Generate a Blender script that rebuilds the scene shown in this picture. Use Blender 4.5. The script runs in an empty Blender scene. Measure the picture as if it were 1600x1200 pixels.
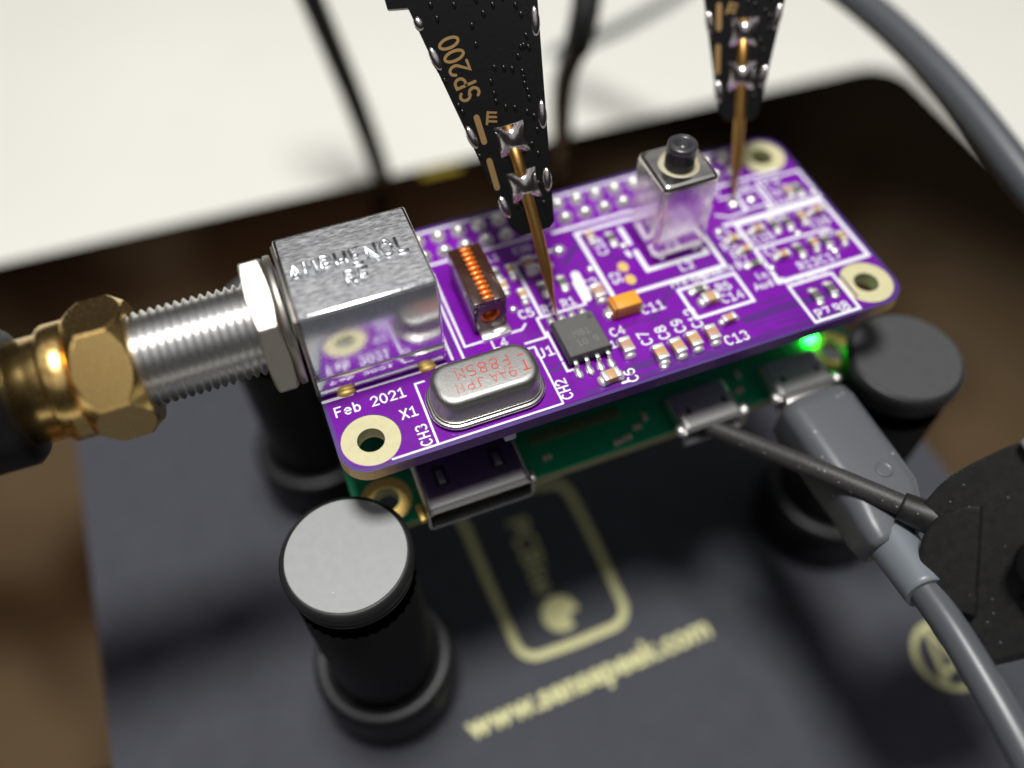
import bpy, bmesh, math, random
from mathutils import Vector, Matrix
# 1 Blender unit = 1 mm.  X along the purple board, Y away from its front edge, Z = 0 on its top face
random.seed(7)
PI = math.pi
sc = bpy.context.scene
sc.unit_settings.scale_length = 0.001
COL = sc.collection
# ------------------------------------------------------------------ camera
CAM = Vector((0.3616, -44.5711, 73.7425))
rV = Vector((0.93302364, -0.35978568, -0.00459897)); uV = Vector((0.29499777, 0.75756748, 0.58229531)); fV = Vector((0.20601748, 0.54465197, -0.81296434))
cd = bpy.data.cameras.new('camera'); cam = bpy.data.objects.new('camera', cd); COL.objects.link(cam)
m3 = Matrix((rV, uV, -fV)).transposed(); cam.matrix_world = Matrix.Translation(CAM) @ m3.to_4x4()
cd.sensor_fit = 'HORIZONTAL'; cd.sensor_width = 36.0; cd.lens = 30.6614; cd.clip_start = 1.0; cd.clip_end = 5000
cd.dof.use_dof = True; cd.dof.focus_distance = 88.0
cd.dof.aperture_fstop = cd.lens * 1e-3 / (2 * 2.25)
sc.camera = cam
WOFF = 0.0
# ------------------------------------------------------------------ world: dim room, brown overhead
w = bpy.data.worlds.new('World'); sc.world = w; w.use_nodes = True
nt = w.node_tree; bg = nt.nodes['Background']
tc = nt.nodes.new('ShaderNodeTexCoord'); sx = nt.nodes.new('ShaderNodeSeparateXYZ'); cr = nt.nodes.new('ShaderNodeValToRGB')
nt.links.new(tc.outputs['Generated'], sx.inputs[0]); nt.links.new(sx.outputs['Z'], cr.inputs[0]); nz = nt.nodes.new('ShaderNodeTexNoise'); nz.inputs['Scale'].default_value = 5.0; nz.inputs['Detail'].default_value = 2; mpw = nt.nodes.new('ShaderNodeMapping'); mpw.inputs['Location'].default_value = (WOFF, 0, 0); nt.links.new(tc.outputs['Generated'], mpw.inputs[0]); nt.links.new(mpw.outputs[0], nz.inputs[0])
c2 = nt.nodes.new('ShaderNodeValToRGB'); nt.links.new(nz.outputs['Fac'], c2.inputs[0])     # blurred clutter of the room
c2.color_ramp.elements[0].position = 0.40; c2.color_ramp.elements[0].color = (0.32, 0.23, 0.20, 1); c2.color_ramp.elements[1].position = 0.60; c2.color_ramp.elements[1].color = (1.35, 1.33, 1.3, 1)
mm = nt.nodes.new('ShaderNodeMix'); mm.data_type = 'RGBA'; mm.blend_type = 'MULTIPLY'; mm.inputs['Factor'].default_value = 1.0
nt.links.new(cr.outputs[0], mm.inputs['A']); nt.links.new(c2.outputs[0], mm.inputs['B']); nt.links.new(mm.outputs['Result'], bg.inputs[0])
e = cr.color_ramp.elements; e[0].position = 0.615; e[0].color = (0.022, 0.022, 0.024, 1); e[1].position = 0.74; e[1].color = (0.38, 0.395, 0.42, 1)
bg.inputs[1].default_value = 1.0
# ------------------------------------------------------------------ lamp straight above the bench
ld = bpy.data.lights.new('bench_lamp', 'AREA'); ld.shape = 'DISK'; ld.size = 125; ld.energy = 3.2e6; ld.color = (1.0, 0.985, 0.95)
lo = bpy.data.objects.new('bench_lamp', ld); COL.objects.link(lo); lo.location = (14, 42, 520)
sc.view_settings.view_transform = 'Standard'; sc.view_settings.look = 'None'; sc.view_settings.gamma = 1; sc.view_settings.exposure = 0
sc.view_settings.use_curve_mapping = False
sc.cycles.use_denoising = True
sc.cycles.max_bounces = 8

# ================================================================== materials
def mat(name, col, rough=0.5, metal=0.0, noise=0.0, nscale=1.0, bump=0.0, bscale=3.0, coat=0.0, spec=None, emit=None, estr=0, stretch=None, rvar=0.0, coat_rough=0.1, speck=0.0, sscale=0.6, scol=(0.6, 0.6, 0.58)):
    m = bpy.data.materials.new(name); m.use_nodes = True
    n = m.node_tree.nodes; L = m.node_tree.links; b = n['Principled BSDF']
    b.inputs['Base Color'].default_value = (*col, 1); b.inputs['Roughness'].default_value = rough; b.inputs['Metallic'].default_value = metal
    b.inputs['Coat Weight'].default_value = coat; b.inputs['Coat Roughness'].default_value = coat_rough
    if spec is not None: b.inputs['Specular IOR Level'].default_value = spec
    if emit: b.inputs['Emission Color'].default_value = (*emit, 1); b.inputs['Emission Strength'].default_value = estr
    if noise or bump or rvar:
        t = n.new('ShaderNodeTexCoord'); mp = n.new('ShaderNodeMapping'); L.new(t.outputs['Object'], mp.inputs[0])
        if stretch: mp.inputs['Scale'].default_value = stretch
    if noise:
        x = n.new('ShaderNodeTexNoise'); x.inputs['Scale'].default_value = nscale; x.inputs['Detail'].default_value = 5; L.new(mp.outputs[0], x.inputs[0])
        mr = n.new('ShaderNodeMapRange'); mr.inputs[1].default_value = 0.25; mr.inputs[2].default_value = 0.75; mr.inputs[3].default_value = 1 - noise; mr.inputs[4].default_value = 1 + noise
        L.new(x.outputs['Fac'], mr.inputs[0])
        mx = n.new('ShaderNodeVectorMath'); mx.operation = 'SCALE'; mx.inputs[0].default_value = col; L.new(mr.outputs[0], mx.inputs['Scale']); L.new(mx.outputs[0], b.inputs['Base Color'])
    if speck:
        t3 = n.new('ShaderNodeTexCoord'); vo = n.new('ShaderNodeTexVoronoi'); vo.inputs['Scale'].default_value = sscale; L.new(t3.outputs['Object'], vo.inputs['Vector'])
        lt = n.new('ShaderNodeMath'); lt.operation = 'LESS_THAN'; lt.inputs[1].default_value = speck; L.new(vo.outputs['Distance'], lt.inputs[0])
        mq = n.new('ShaderNodeMix'); mq.data_type = 'RGBA'; mq.inputs['A'].default_value = (*col, 1); mq.inputs['B'].default_value = (*scol, 1); L.new(lt.outputs[0], mq.inputs['Factor'])
        if b.inputs['Base Color'].links: L.new(b.inputs['Base Color'].links[0].from_socket, mq.inputs['A'])
        L.new(mq.outputs['Result'], b.inputs['Base Color'])
    if rvar:
        x2 = n.new('ShaderNodeTexNoise'); x2.inputs['Scale'].default_value = bscale * 0.6; x2.inputs['Detail'].default_value = 4; L.new(mp.outputs[0], x2.inputs[0])
        m2 = n.new('ShaderNodeMapRange'); m2.inputs[1].default_value = 0.3; m2.inputs[2].default_value = 0.7; m2.inputs[3].default_value = max(0.02, rough - rvar); m2.inputs[4].default_value = rough + rvar
        L.new(x2.outputs['Fac'], m2.inputs[0]); L.new(m2.outputs[0], b.inputs['Roughness'])
    if bump:
        y = n.new('ShaderNodeTexNoise'); y.inputs['Scale'].default_value = bscale; y.inputs['Detail'].default_value = 6; L.new(mp.outputs[0], y.inputs[0])
        bp = n.new('ShaderNodeBump'); bp.inputs['Strength'].default_value = bump; bp.inputs['Distance'].default_value = 0.05; L.new(y.outputs['Fac'], bp.inputs['Height']); L.new(bp.outputs[0], b.inputs['Normal'])
    return m
M = {}
M['pour'] = mat('purple_mask', (0.17, 0.004, 0.335), 0.28, noise=0.18, nscale=0.35, bump=0.14, bscale=4, coat=0.2, coat_rough=0.06, spec=0.3)
M['mask'] = mat('dark_purple_mask', (0.075, 0.03, 0.20), 0.35, noise=0.12, nscale=0.6, bump=0.12, bscale=3, coat=0.3)
M['trace'] = mat('trace_gap_purple', (0.085, 0.01, 0.20), 0.35, coat=0.2)
M['silk'] = mat('white_ink', (0.84, 0.84, 0.90), 0.6, bump=0.15, bscale=6)
M['fr4'] = mat('bare_laminate', (0.60, 0.56, 0.33), 0.55, noise=0.06, nscale=1.2, bump=0.1, bscale=8)
M['crystal'] = mat('sandblasted_steel', (0.34, 0.335, 0.325), 0.43, 1.0, bump=0.55, bscale=9, noise=0.06, nscale=6)
M['flange'] = mat('rolled_steel', (0.72, 0.70, 0.66), 0.25, 1.0, bump=0.2, bscale=3)
M['redink'] = mat('red_ink', (0.62, 0.045, 0.03), 0.6)
M['icbody'] = mat('moulded_epoxy', (0.05, 0.05, 0.052), 0.55, noise=0.15, nscale=3, bump=0.3, bscale=14)
M['ictop'] = mat('epoxy_sheen', (0.095, 0.095, 0.092), 0.6, noise=0.12, nscale=5, bump=0.25, bscale=20)  # lighter grey than the body: sheen on the chip top put into the colour
M['tin'] = mat('solder', (0.95, 0.94, 0.92), 0.34, 0.9, bump=0.25, bscale=2.5)
M['term'] = mat('tinned_terminal', (0.88, 0.87, 0.85), 0.42, 0.65, bump=0.3, bscale=3)
M['ceramic'] = mat('tan_ceramic', (0.56, 0.35, 0.17), 0.4, noise=0.08, nscale=2)
M['ceramic2'] = mat('pinkish_ceramic', (0.52, 0.30, 0.22), 0.4, noise=0.08, nscale=2)
M['resblack'] = mat('resistor_black', (0.13, 0.135, 0.12), 0.4)
M['tant'] = mat('tantalum_orange', (0.80, 0.36, 0.03), 0.42, bump=0.1, bscale=4)
M['tantbar'] = mat('tantalum_bar', (0.55, 0.14, 0.02), 0.45)
M['gold'] = mat('gold_pad', (0.95, 0.66, 0.20), 0.45, 0.6, bump=0.15)
M['ferrite'] = mat('brown_ferrite', (0.045, 0.018, 0.011), 0.22, noise=0.25, nscale=1.2, bump=0.12, bscale=2, coat=0.6)
M['copper'] = mat('enamelled_copper', (0.92, 0.22, 0.03), 0.3, 0.55, coat=0.4)
M['block'] = mat('tinned_block', (0.92, 0.93, 0.95), 0.16, 1.0, bump=0.22, bscale=5, rvar=0.07, noise=0.06, nscale=5)
M['brushed'] = mat('brushed_tin', (0.90, 0.92, 0.95), 0.31, 1.0, bump=0.16, bscale=6, noise=0.08, nscale=3, rvar=0.1, stretch=(0.35, 1.6, 1))
M['letter'] = mat('stamped_letter', (0.84, 0.86, 0.88), 0.3, 1.0)
M['can'] = mat('nickel_can', (0.88, 0.84, 0.80), 0.21, 1.0, bump=0.15, bscale=0.8, rvar=0.05)
M['thread'] = mat('machined_thread', (0.80, 0.80, 0.79), 0.29, 1.0, bump=0.15, bscale=5)
M['nut'] = mat('plated_nut', (0.45, 0.42, 0.38), 0.42, 1.0, bump=0.2, bscale=5)
M['brass'] = mat('gold_plated_brass', (1.0, 0.68, 0.25), 0.24, 1.0, bump=0.025, bscale=7, rvar=0.05, noise=0.04, nscale=2)
M['rubber'] = mat('black_rubber', (0.004, 0.004, 0.005), 0.45, bump=0.35, bscale=6, spec=0.4)
M['mat'] = mat('slate_sheet', (0.058, 0.060, 0.075), 0.75, noise=0.09, nscale=0.25, bump=0.5, bscale=5, spec=0.3, speck=0.03, sscale=0.3, scol=(0.16, 0.16, 0.18))
M['plate'] = mat('mirror_plate', (0.21, 0.135, 0.07), 0.05, 1.0, noise=0.05, nscale=0.05)
M['yellowprint'] = mat('cream_yellow_print', (0.68, 0.66, 0.33), 0.6)
M['table'] = mat('white_table', (0.80, 0.80, 0.735), 0.7, noise=0.035, nscale=0.02, spec=0.2)
M['anod'] = mat('black_anodised', (0.010, 0.010, 0.011), 0.40, bump=0.1, bscale=8, spec=0.35)
M['capside'] = mat('cap_side', (0.012, 0.0125, 0.014), 0.45, bump=0.1, bscale=5, spec=0.4)
M['label_l'] = mat('pale_grey_disc', (0.31, 0.32, 0.32), 0.5, noise=0.05, nscale=1.0, bump=0.15, bscale=6, speck=0.03, sscale=0.45, scol=(0.55, 0.55, 0.55))
M['label_d'] = mat('dark_grey_disc', (0.058, 0.060, 0.062), 0.5, noise=0.08, nscale=0.8, bump=0.1, bscale=6)
M['ring'] = mat('satin_ring', (0.055, 0.055, 0.058), 0.38, 0.3)
M['green'] = mat('green_mask', (0.010, 0.25, 0.115), 0.3, noise=0.1, nscale=1, coat=0.4)
M['greenedge'] = mat('green_board_edge', (0.30, 0.30, 0.17), 0.6, noise=0.2, nscale=2)
M['shell'] = mat('port_shell', (0.78, 0.77, 0.75), 0.36, 1.0, bump=0.15, bscale=2)
M['shell2'] = mat('dark_port_shell', (0.62, 0.61, 0.60), 0.27, 1.0, bump=0.15, bscale=6)
M['dark'] = mat('dark_plastic', (0.012, 0.012, 0.013), 0.5)
M['whiteblk'] = mat('pale_plastic', (0.45, 0.50, 0.62), 0.5)
M['led'] = mat('lit_green_led', (0.05, 0.8, 0.1), 0.3, emit=(0.01, 1.0, 0.03), estr=36)
M['probe'] = mat('black_mask', (0.005, 0.005, 0.005), 0.26, bump=0.35, bscale=1.6, spec=0.35)
M['psolder'] = mat('probe_solder', (0.72, 0.67, 0.67), 0.2, 1.0, bump=0.5, bscale=1.6)
M['pgold'] = mat('dull_gold_copper', (0.46, 0.29, 0.12), 0.42, 0.8)
M['needle'] = mat('gold_needle', (0.60, 0.33, 0.10), 0.38, 1.0, bump=0.4, bscale=2.5, stretch=(1, 1, 1))
M['cable'] = mat('black_cable', (0.007, 0.007, 0.008), 0.45, bump=0.1, bscale=3)
M['cableg'] = mat('grey_cable', (0.085, 0.09, 0.102), 0.34, bump=0.1, bscale=2)
M['braid'] = mat('worn_black_cable', (0.040, 0.036, 0.038), 0.5, bump=0.6, bscale=4, noise=0.4, nscale=3, speck=0.12, sscale=1.0, scol=(0.22, 0.21, 0.21))
M['plug'] = mat('grey_plug', (0.105, 0.11, 0.122), 0.36, bump=0.25, bscale=8, speck=0.07, sscale=0.5, scol=(0.4, 0.4, 0.4))
M['sleeve'] = mat('pale_grey_sleeve', (0.165, 0.185, 0.21), 0.38, bump=0.1, bscale=3)
M['clamp'] = mat('black_clip_plastic', (0.012, 0.0115, 0.0115), 0.5, bump=0.35, bscale=4, noise=0.4, nscale=1.2, speck=0.07, sscale=0.7, scol=(0.09, 0.12, 0.12))
M['clampg'] = mat('grey_clip_insert', (0.20, 0.21, 0.22), 0.5, bump=0.2, bscale=3)
M['yellow'] = mat('yellow_reflection', (0.40, 0.31, 0.02), 0.5)  # colour of a yellow reflection at the plate edge
M['epoxy'] = mat('cream_core', (0.52, 0.47, 0.34), 0.5)
M['slug'] = mat('black_ferrite_slug', (0.04, 0.04, 0.045), 0.3, coat=0.3)
M['inductor_end'] = mat('maroon_ferrite', (0.12, 0.04, 0.035), 0.3, noise=0.2, nscale=2, coat=0.4)
# board rim: purple, bare laminate shows at the rounded corners
def rim_material():
    m = bpy.data.materials.new('board_rim'); m.use_nodes = True; n = m.node_tree.nodes; L = m.node_tree.links; b = n['Principled BSDF']; b.inputs['Roughness'].default_value = 0.4
    t = n.new('ShaderNodeTexCoord'); s = n.new('ShaderNodeSeparateXYZ'); L.new(t.outputs['Object'], s.inputs[0])
    a = n.new('ShaderNodeMath'); a.operation = 'ABSOLUTE'; L.new(s.outputs['X'], a.inputs[0])
    nz = n.new('ShaderNodeTexNoise'); nz.inputs['Scale'].default_value = 0.8; L.new(t.outputs['Object'], nz.inputs[0])
    ad = n.new('ShaderNodeMath'); ad.operation = 'MULTIPLY_ADD'; L.new(nz.outputs['Fac'], ad.inputs[0]); ad.inputs[1].default_value = 3.0; L.new(a.outputs[0], ad.inputs[2])
    r = n.new('ShaderNodeMapRange'); r.inputs[1].default_value = 27.0; r.inputs[2].default_value = 31.5; L.new(ad.outputs[0], r.inputs[0])
    mx = n.new('ShaderNodeMix'); mx.data_type = 'RGBA'; mx.inputs['A'].default_value = (0.12, 0.03, 0.25, 1); mx.inputs['B'].default_value = (0.95, 0.64, 0.22, 1)
    L.new(r.outputs[0], mx.inputs['Factor']); L.new(mx.outputs['Result'], b.inputs['Base Color']); return m
M['rim'] = rim_material()

# ================================================================== mesh helpers
class MB:
    def __init__(s): s.bm = bmesh.new(); s.mats = []
    def _mi(s, m):
        if m is None: return 0
        if m not in s.mats: s.mats.append(m)
        return s.mats.index(m)
    def face(s, vs, m=None, smooth=False):
        try:
            f = s.bm.faces.new(vs); f.material_index = s._mi(m); f.smooth = smooth; return f
        except ValueError: return None
    def box(s, c, d, m=None, bev=0.0, rot=None, seg=2):
        x = bmesh.new(); bmesh.ops.create_cube(x, size=1.0)
        bmesh.ops.scale(x, vec=d, verts=x.verts)
        if bev: bmesh.ops.bevel(x, geom=list(x.edges), offset=bev, segments=seg, profile=0.5, affect='EDGES')
        M4 = Matrix.Translation(c) @ (rot.to_4x4() if rot else Matrix.Identity(4)); s.add(x, M4, m, bev > 0)
    def add(s, x, M4, m=None, smooth=False):
        mp = {}
        for v in x.verts: mp[v] = s.bm.verts.new(M4 @ v.co)
        mi = s._mi(m)
        for f in x.faces:
            try:
                g = s.bm.faces.new([mp[v] for v in f.verts]); g.material_index = mi; g.smooth = smooth
            except ValueError: pass
        x.free()
    def lathe(s, prof, M4, m=None, n=40, smooth=True, cap0=True, cap1=True):
        # prof: list of (radius, height[, material])
        rings = []
        for p in prof:
            rr, h = p[0], p[1]
            rings.append([s.bm.verts.new(M4 @ Vector((rr * math.cos(2 * PI * i / n), rr * math.sin(2 * PI * i / n), h))) for i in range(n)])
        for k in range(len(prof) - 1):
            mm = prof[k + 1][2] if len(prof[k + 1]) > 2 else m
            for i in range(n):
                j = (i + 1) % n; s.face((rings[k][i], rings[k][j], rings[k + 1][j], rings[k + 1][i]), mm, smooth)
        if cap0: s.face(rings[0][::-1], m)
        if cap1: s.face(rings[-1], prof[-1][2] if len(prof[-1]) > 2 else m)
    def prism(s, pts, z0, z1, m=None, M4=None, side=None, smooth_side=False, top=True, bottom=True):
        M4 = M4 or Matrix.Identity(4)
        a = [s.bm.verts.new(M4 @ Vector((p[0], p[1], z0))) for p in pts]; b = [s.bm.verts.new(M4 @ Vector((p[0], p[1], z1))) for p in pts]
        n = len(pts)
        if bottom: s.face(a[::-1], m)
        if top: s.face(b, m)
        for i in range(n): s.face((a[i], a[(i + 1) % n], b[(i + 1) % n], b[i]), side or m, smooth_side)
    def holed(s, outer, holes, z0, z1, m, side):
        # plate with through holes (outline + hole loops), top and bottom filled by triangulation
        for z, flip in ((z1, False), (z0, True)):
            x = bmesh.new(); ed = []
            for lp in [outer] + holes:
                vs = [x.verts.new((p[0], p[1], z)) for p in lp]
                ed += [x.edges.new((vs[i], vs[(i + 1) % len(vs)])) for i in range(len(vs))]
            bmesh.ops.triangle_fill(x, use_beauty=True, use_dissolve=False, edges=ed, normal=(0, 0, 1))
            for f in x.faces:
                if (f.normal.z < 0) != flip: f.normal_flip()
            s.add(x, Matrix.Identity(4), m)
        for k, lp in enumerate([outer] + holes):
            a = [s.bm.verts.new((p[0], p[1], z0)) for p in lp]; b = [s.bm.verts.new((p[0], p[1], z1)) for p in lp]; n = len(lp)
            for i in range(n):
                j = (i + 1) % n
                s.face((a[i], a[j], b[j], b[i]) if k == 0 else (a[j], a[i], b[i], b[j]), side if k == 0 else M['fr4'], False)
    def tube(s, pts, rad, m=None, n=20, cap=True, smooth=True):
        pts = [Vector(p) for p in pts]; rings = []; up = None
        for i, p in enumerate(pts):
            t = (pts[min(i + 1, len(pts) - 1)] - pts[max(i - 1, 0)]).normalized()
            if up is None: up = Vector((0, 0, 1)) if abs(t.z) < 0.9 else Vector((1, 0, 0))
            a = t.cross(up).normalized(); up = a.cross(t).normalized()
            rr = rad(i / (len(pts) - 1)) if callable(rad) else rad
            rings.append([s.bm.verts.new(p + a * (rr * math.cos(2 * PI * k / n)) + up * (rr * math.sin(2 * PI * k / n))) for k in range(n)])
        for i in range(len(rings) - 1):
            for k in range(n):
                j = (k + 1) % n; s.face((rings[i][k], rings[i][j], rings[i + 1][j], rings[i + 1][k]), m, smooth)
        if cap: s.face(rings[0], m); s.face(rings[-1][::-1], m)
    def blob(s, c, d, m=None, seg=14, rings=8, rot=None):
        x = bmesh.new(); bmesh.ops.create_uvsphere(x, u_segments=seg, v_segments=rings, radius=1.0)
        M4 = Matrix.Translation(c) @ (rot.to_4x4() if rot else Matrix.Identity(4)) @ Matrix.Diagonal((*d, 1)); s.add(x, M4, m, True)
    def build(s, name, material, parent=None, loc=(0, 0, 0), origin=None):
        """one mesh object; vertices are given in world coordinates and shifted to the thing's base"""
        org = Vector(origin) if origin is not None else (Vector(parent['_o']) if parent is not None and '_o' in parent else Vector((0, 0, 0)))
        bmesh.ops.recalc_face_normals(s.bm, faces=s.bm.faces)
        for v in s.bm.verts: v.co -= org
        me = bpy.data.meshes.new(name); s.bm.to_mesh(me); s.bm.free()
        for m in (s.mats or [material]): me.materials.append(m or material)
        o = bpy.data.objects.new(name, me); COL.objects.link(o)
        if parent is not None:
            o.parent = parent; o['_o'] = tuple(org)
        else:
            o.location = org; o['_o'] = tuple(org)
        return o
def thing(name, label, cat, base, group=None):
    o = bpy.data.objects.new(name, None); COL.objects.link(o); o.location = base; o.empty_display_size = 2
    o['label'] = label; o['category'] = cat; o['_o'] = tuple(base)
    if group: o['group'] = group
    return o
def tag(o, label, cat, group=None):
    o['label'] = label; o['category'] = cat
    if group: o['group'] = group
    return o
def copy_part(src, parent, loc, rz=0.0, name=None):
    o = src.copy(); COL.objects.link(o); o.parent = parent; org = Vector(parent['_o']); o.location = Vector(loc) - org; o.rotation_euler = (0, 0, rz)
    if name: o.name = name
    for ch in src.children:
        c = ch.copy(); COL.objects.link(c); c.parent = o
    return o
def copy_tree(o, parent=None):
    c = o.copy(); COL.objects.link(c); c.parent = parent
    for ch in o.children: copy_tree(ch, c)
    return c
def frame(o, x, y, z): return Matrix.Translation(o) @ Matrix((Vector(x), Vector(y), Vector(z))).transposed().to_4x4()
def axis_frame(o, d):
    d = Vector(d).normalized(); a = Vector((0, 0, 1)) if abs(d.z) < 0.9 else Vector((1, 0, 0)); x = a.cross(d).normalized(); return frame(o, x, d.cross(x), d)
def catmull(P, n=8):
    P = [Vector(p) for p in P]; Q = [2 * P[0] - P[1]] + P + [2 * P[-1] - P[-2]]; out = []
    for i in range(1, len(Q) - 2):
        for k in range(n):
            t = k / n; a, b, c, d = Q[i - 1:i + 3]
            out.append(0.5 * ((2 * b) + (c - a) * t + (2 * a - 5 * b + 4 * c - d) * t * t + (3 * b - a - 3 * c + d) * t ** 3))
    return out + [P[-1]]
def circ(cx, cy, r, n=40): return [(cx + r * math.cos(2 * PI * i / n), cy + r * math.sin(2 * PI * i / n)) for i in range(n)]
def rrect(x0, y0, x1, y1, r, k=8):
    o = []
    for cx, cy, a in ((x1 - r, y0 + r, -90), (x1 - r, y1 - r, 0), (x0 + r, y1 - r, 90), (x0 + r, y0 + r, 180)):
        o += [(cx + r * math.cos(math.radians(a + 90 * i / k)), cy + r * math.sin(math.radians(a + 90 * i / k))) for i in range(k + 1)]
    return o
# ------------------------------------------------------------------ a stroke alphabet like the one board makers plot with
def ar(cx, cy, rx, ry, a0, a1, n=10): return [(cx + rx * math.cos(math.radians(a0 + (a1 - a0) * i / n)), cy + ry * math.sin(math.radians(a0 + (a1 - a0) * i / n))) for i in range(n + 1)]
G = {
 '0': [ar(.32, .5, .29, .5, 0, 360, 20)], '1': [[(.08, .8), (.34, 1), (.34, 0)], [(.06, 0), (.6, 0)]],
 '2': [ar(.32, .70, .28, .30, 165, -35) + [(.05, 0), (.62, 0)]], '3': [ar(.30, .75, .27, .25, 150, -90) + ar(.30, .25, .30, .25, 90, -150)],
 '4': [[(.48, 0), (.48, 1), (.02, .3), (.64, .3)]], '5': [[(.56, 1), (.1, 1), (.07, .56)] + ar(.28, .31, .31, .31, 120, -150)],
 '6': [ar(.34, .55, .30, .45, 60, 180) + [(.04, .3)] + ar(.32, .3, .28, .3, 180, 540, 16)], '7': [[(.04, 1), (.62, 1), (.24, 0)]],
 '8': [ar(.32, .76, .25, .24, -90, 270, 16), ar(.32, .26, .30, .26, 90, 450, 16)], '9': [ar(.32, .7, .28, .3, 0, 360, 16) + [(.60, .45)] + ar(.30, .45, .30, .45, 0, -120)],
 'A': [[(0, 0), (.32, 1), (.64, 0)], [(.12, .33), (.52, .33)]], 'B': [[(.05, 0), (.05, 1), (.3, 1)] + ar(.32, .76, .25, .24, 90, -90) + [(.05, .52)], ar(.32, .26, .3, .26, 90, -90) + [(.05, 0)]],
 'C': [ar(.36, .5, .32, .5, 50, 310, 16)], 'D': [[(.05, 0), (.05, 1), (.25, 1)] + ar(.25, .5, .37, .5, 90, -90) + [(.05, 0)]], 'E': [[(.6, 1), (.06, 1), (.06, 0), (.6, 0)], [(.06, .52), (.48, .52)]],
 'F': [[(.6, 1), (.06, 1), (.06, 0)], [(.06, .52), (.48, .52)]], 'H': [[(.05, 0), (.05, 1)], [(.6, 0), (.6, 1)], [(.05, .5), (.6, .5)]],
 'I': [[(.3, 0), (.3, 1)]], 'J': [[(.5, 1), (.5, .28)] + ar(.27, .28, .23, .28, 0, -170)], 'L': [[(.08, 1), (.08, 0), (.6, 0)]],
 'M': [[(.03, 0), (.03, 1), (.32, .45), (.61, 1), (.61, 0)]], 'N': [[(.05, 0), (.05, 1), (.6, 0), (.6, 1)]], 'O': [ar(.32, .5, .30, .5, 0, 360, 20)],
 'P': [[(.07, 0), (.07, 1), (.3, 1)] + ar(.32, .74, .28, .26, 90, -90) + [(.07, .48)]], 'R': [[(.07, 0), (.07, 1), (.3, 1)] + ar(.32, .75, .27, .25, 90, -90) + [(.07, .5)], [(.33, .5), (.62, 0)]],
 'S': [ar(.32, .75, .27, .25, 35, 270) + ar(.32, .25, .29, .25, 90, -150)], 'T': [[(0, 1), (.64, 1)], [(.32, 1), (.32, 0)]],
 'U': [[(.05, 1), (.05, .3)] + ar(.325, .3, .275, .3, 180, 360) + [(.6, 1)]], 'X': [[(.02, 0), (.62, 1)], [(.02, 1), (.62, 0)]],
 'a': [ar(.3, .33, .25, .33, 0, 360, 16), [(.55, .66), (.55, 0)]], 'b': [[(.07, 1), (.07, 0)], ar(.32, .33, .25, .33, 0, 360, 16)],
 'd': [[(.57, 1), (.57, 0)], ar(.32, .33, .25, .33, 0, 360, 16)], 'e': [[(.06, .36), (.58, .36)] + ar(.32, .34, .27, .34, 5, 310, 16)],
 'h': [[(.07, 1), (.07, 0)], [(.07, .4)] + ar(.31, .4, .24, .27, 180, 0) + [(.55, 0)]], 'i': [[(.3, .66), (.3, 0)], [(.3, .88), (.3, .93)]],
 'm': [[(.02, .66), (.02, 0)], ar(.17, .48, .15, .19, 180, 0, 6) + [(.32, 0)], ar(.47, .48, .15, .19, 180, 0, 6) + [(.62, 0)]],
 'n': [[(.07, .66), (.07, 0)], [(.07, .4)] + ar(.31, .4, .24, .27, 180, 0) + [(.55, 0)]], 'o': [ar(.32, .33, .27, .33, 0, 360, 16)],
 'p': [[(.07, .66), (.07, -.3)], ar(.32, .33, .25, .33, 0, 360, 16)], 'r': [[(.15, .66), (.15, 0)], ar(.4, .4, .25, .26, 180, 60, 6)],
 's': [ar(.3, .5, .22, .16, 40, 270, 8) + ar(.3, .17, .24, .17, 90, -150, 8)], 't': [[(.3, .95), (.3, .2)] + ar(.5, .2, .2, .2, 180, 270, 5), [(.08, .66), (.56, .66)]],
 'u': [[(.07, .66), (.07, .27)] + ar(.31, .27, .24, .27, 180, 360) + [(.55, .66)], [(.55, .27), (.55, 0)]], '-': [[(.1, .42), (.54, .42)]], '.': [[(.3, .0), (.3, .05)]], ' ': [],
}
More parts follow.
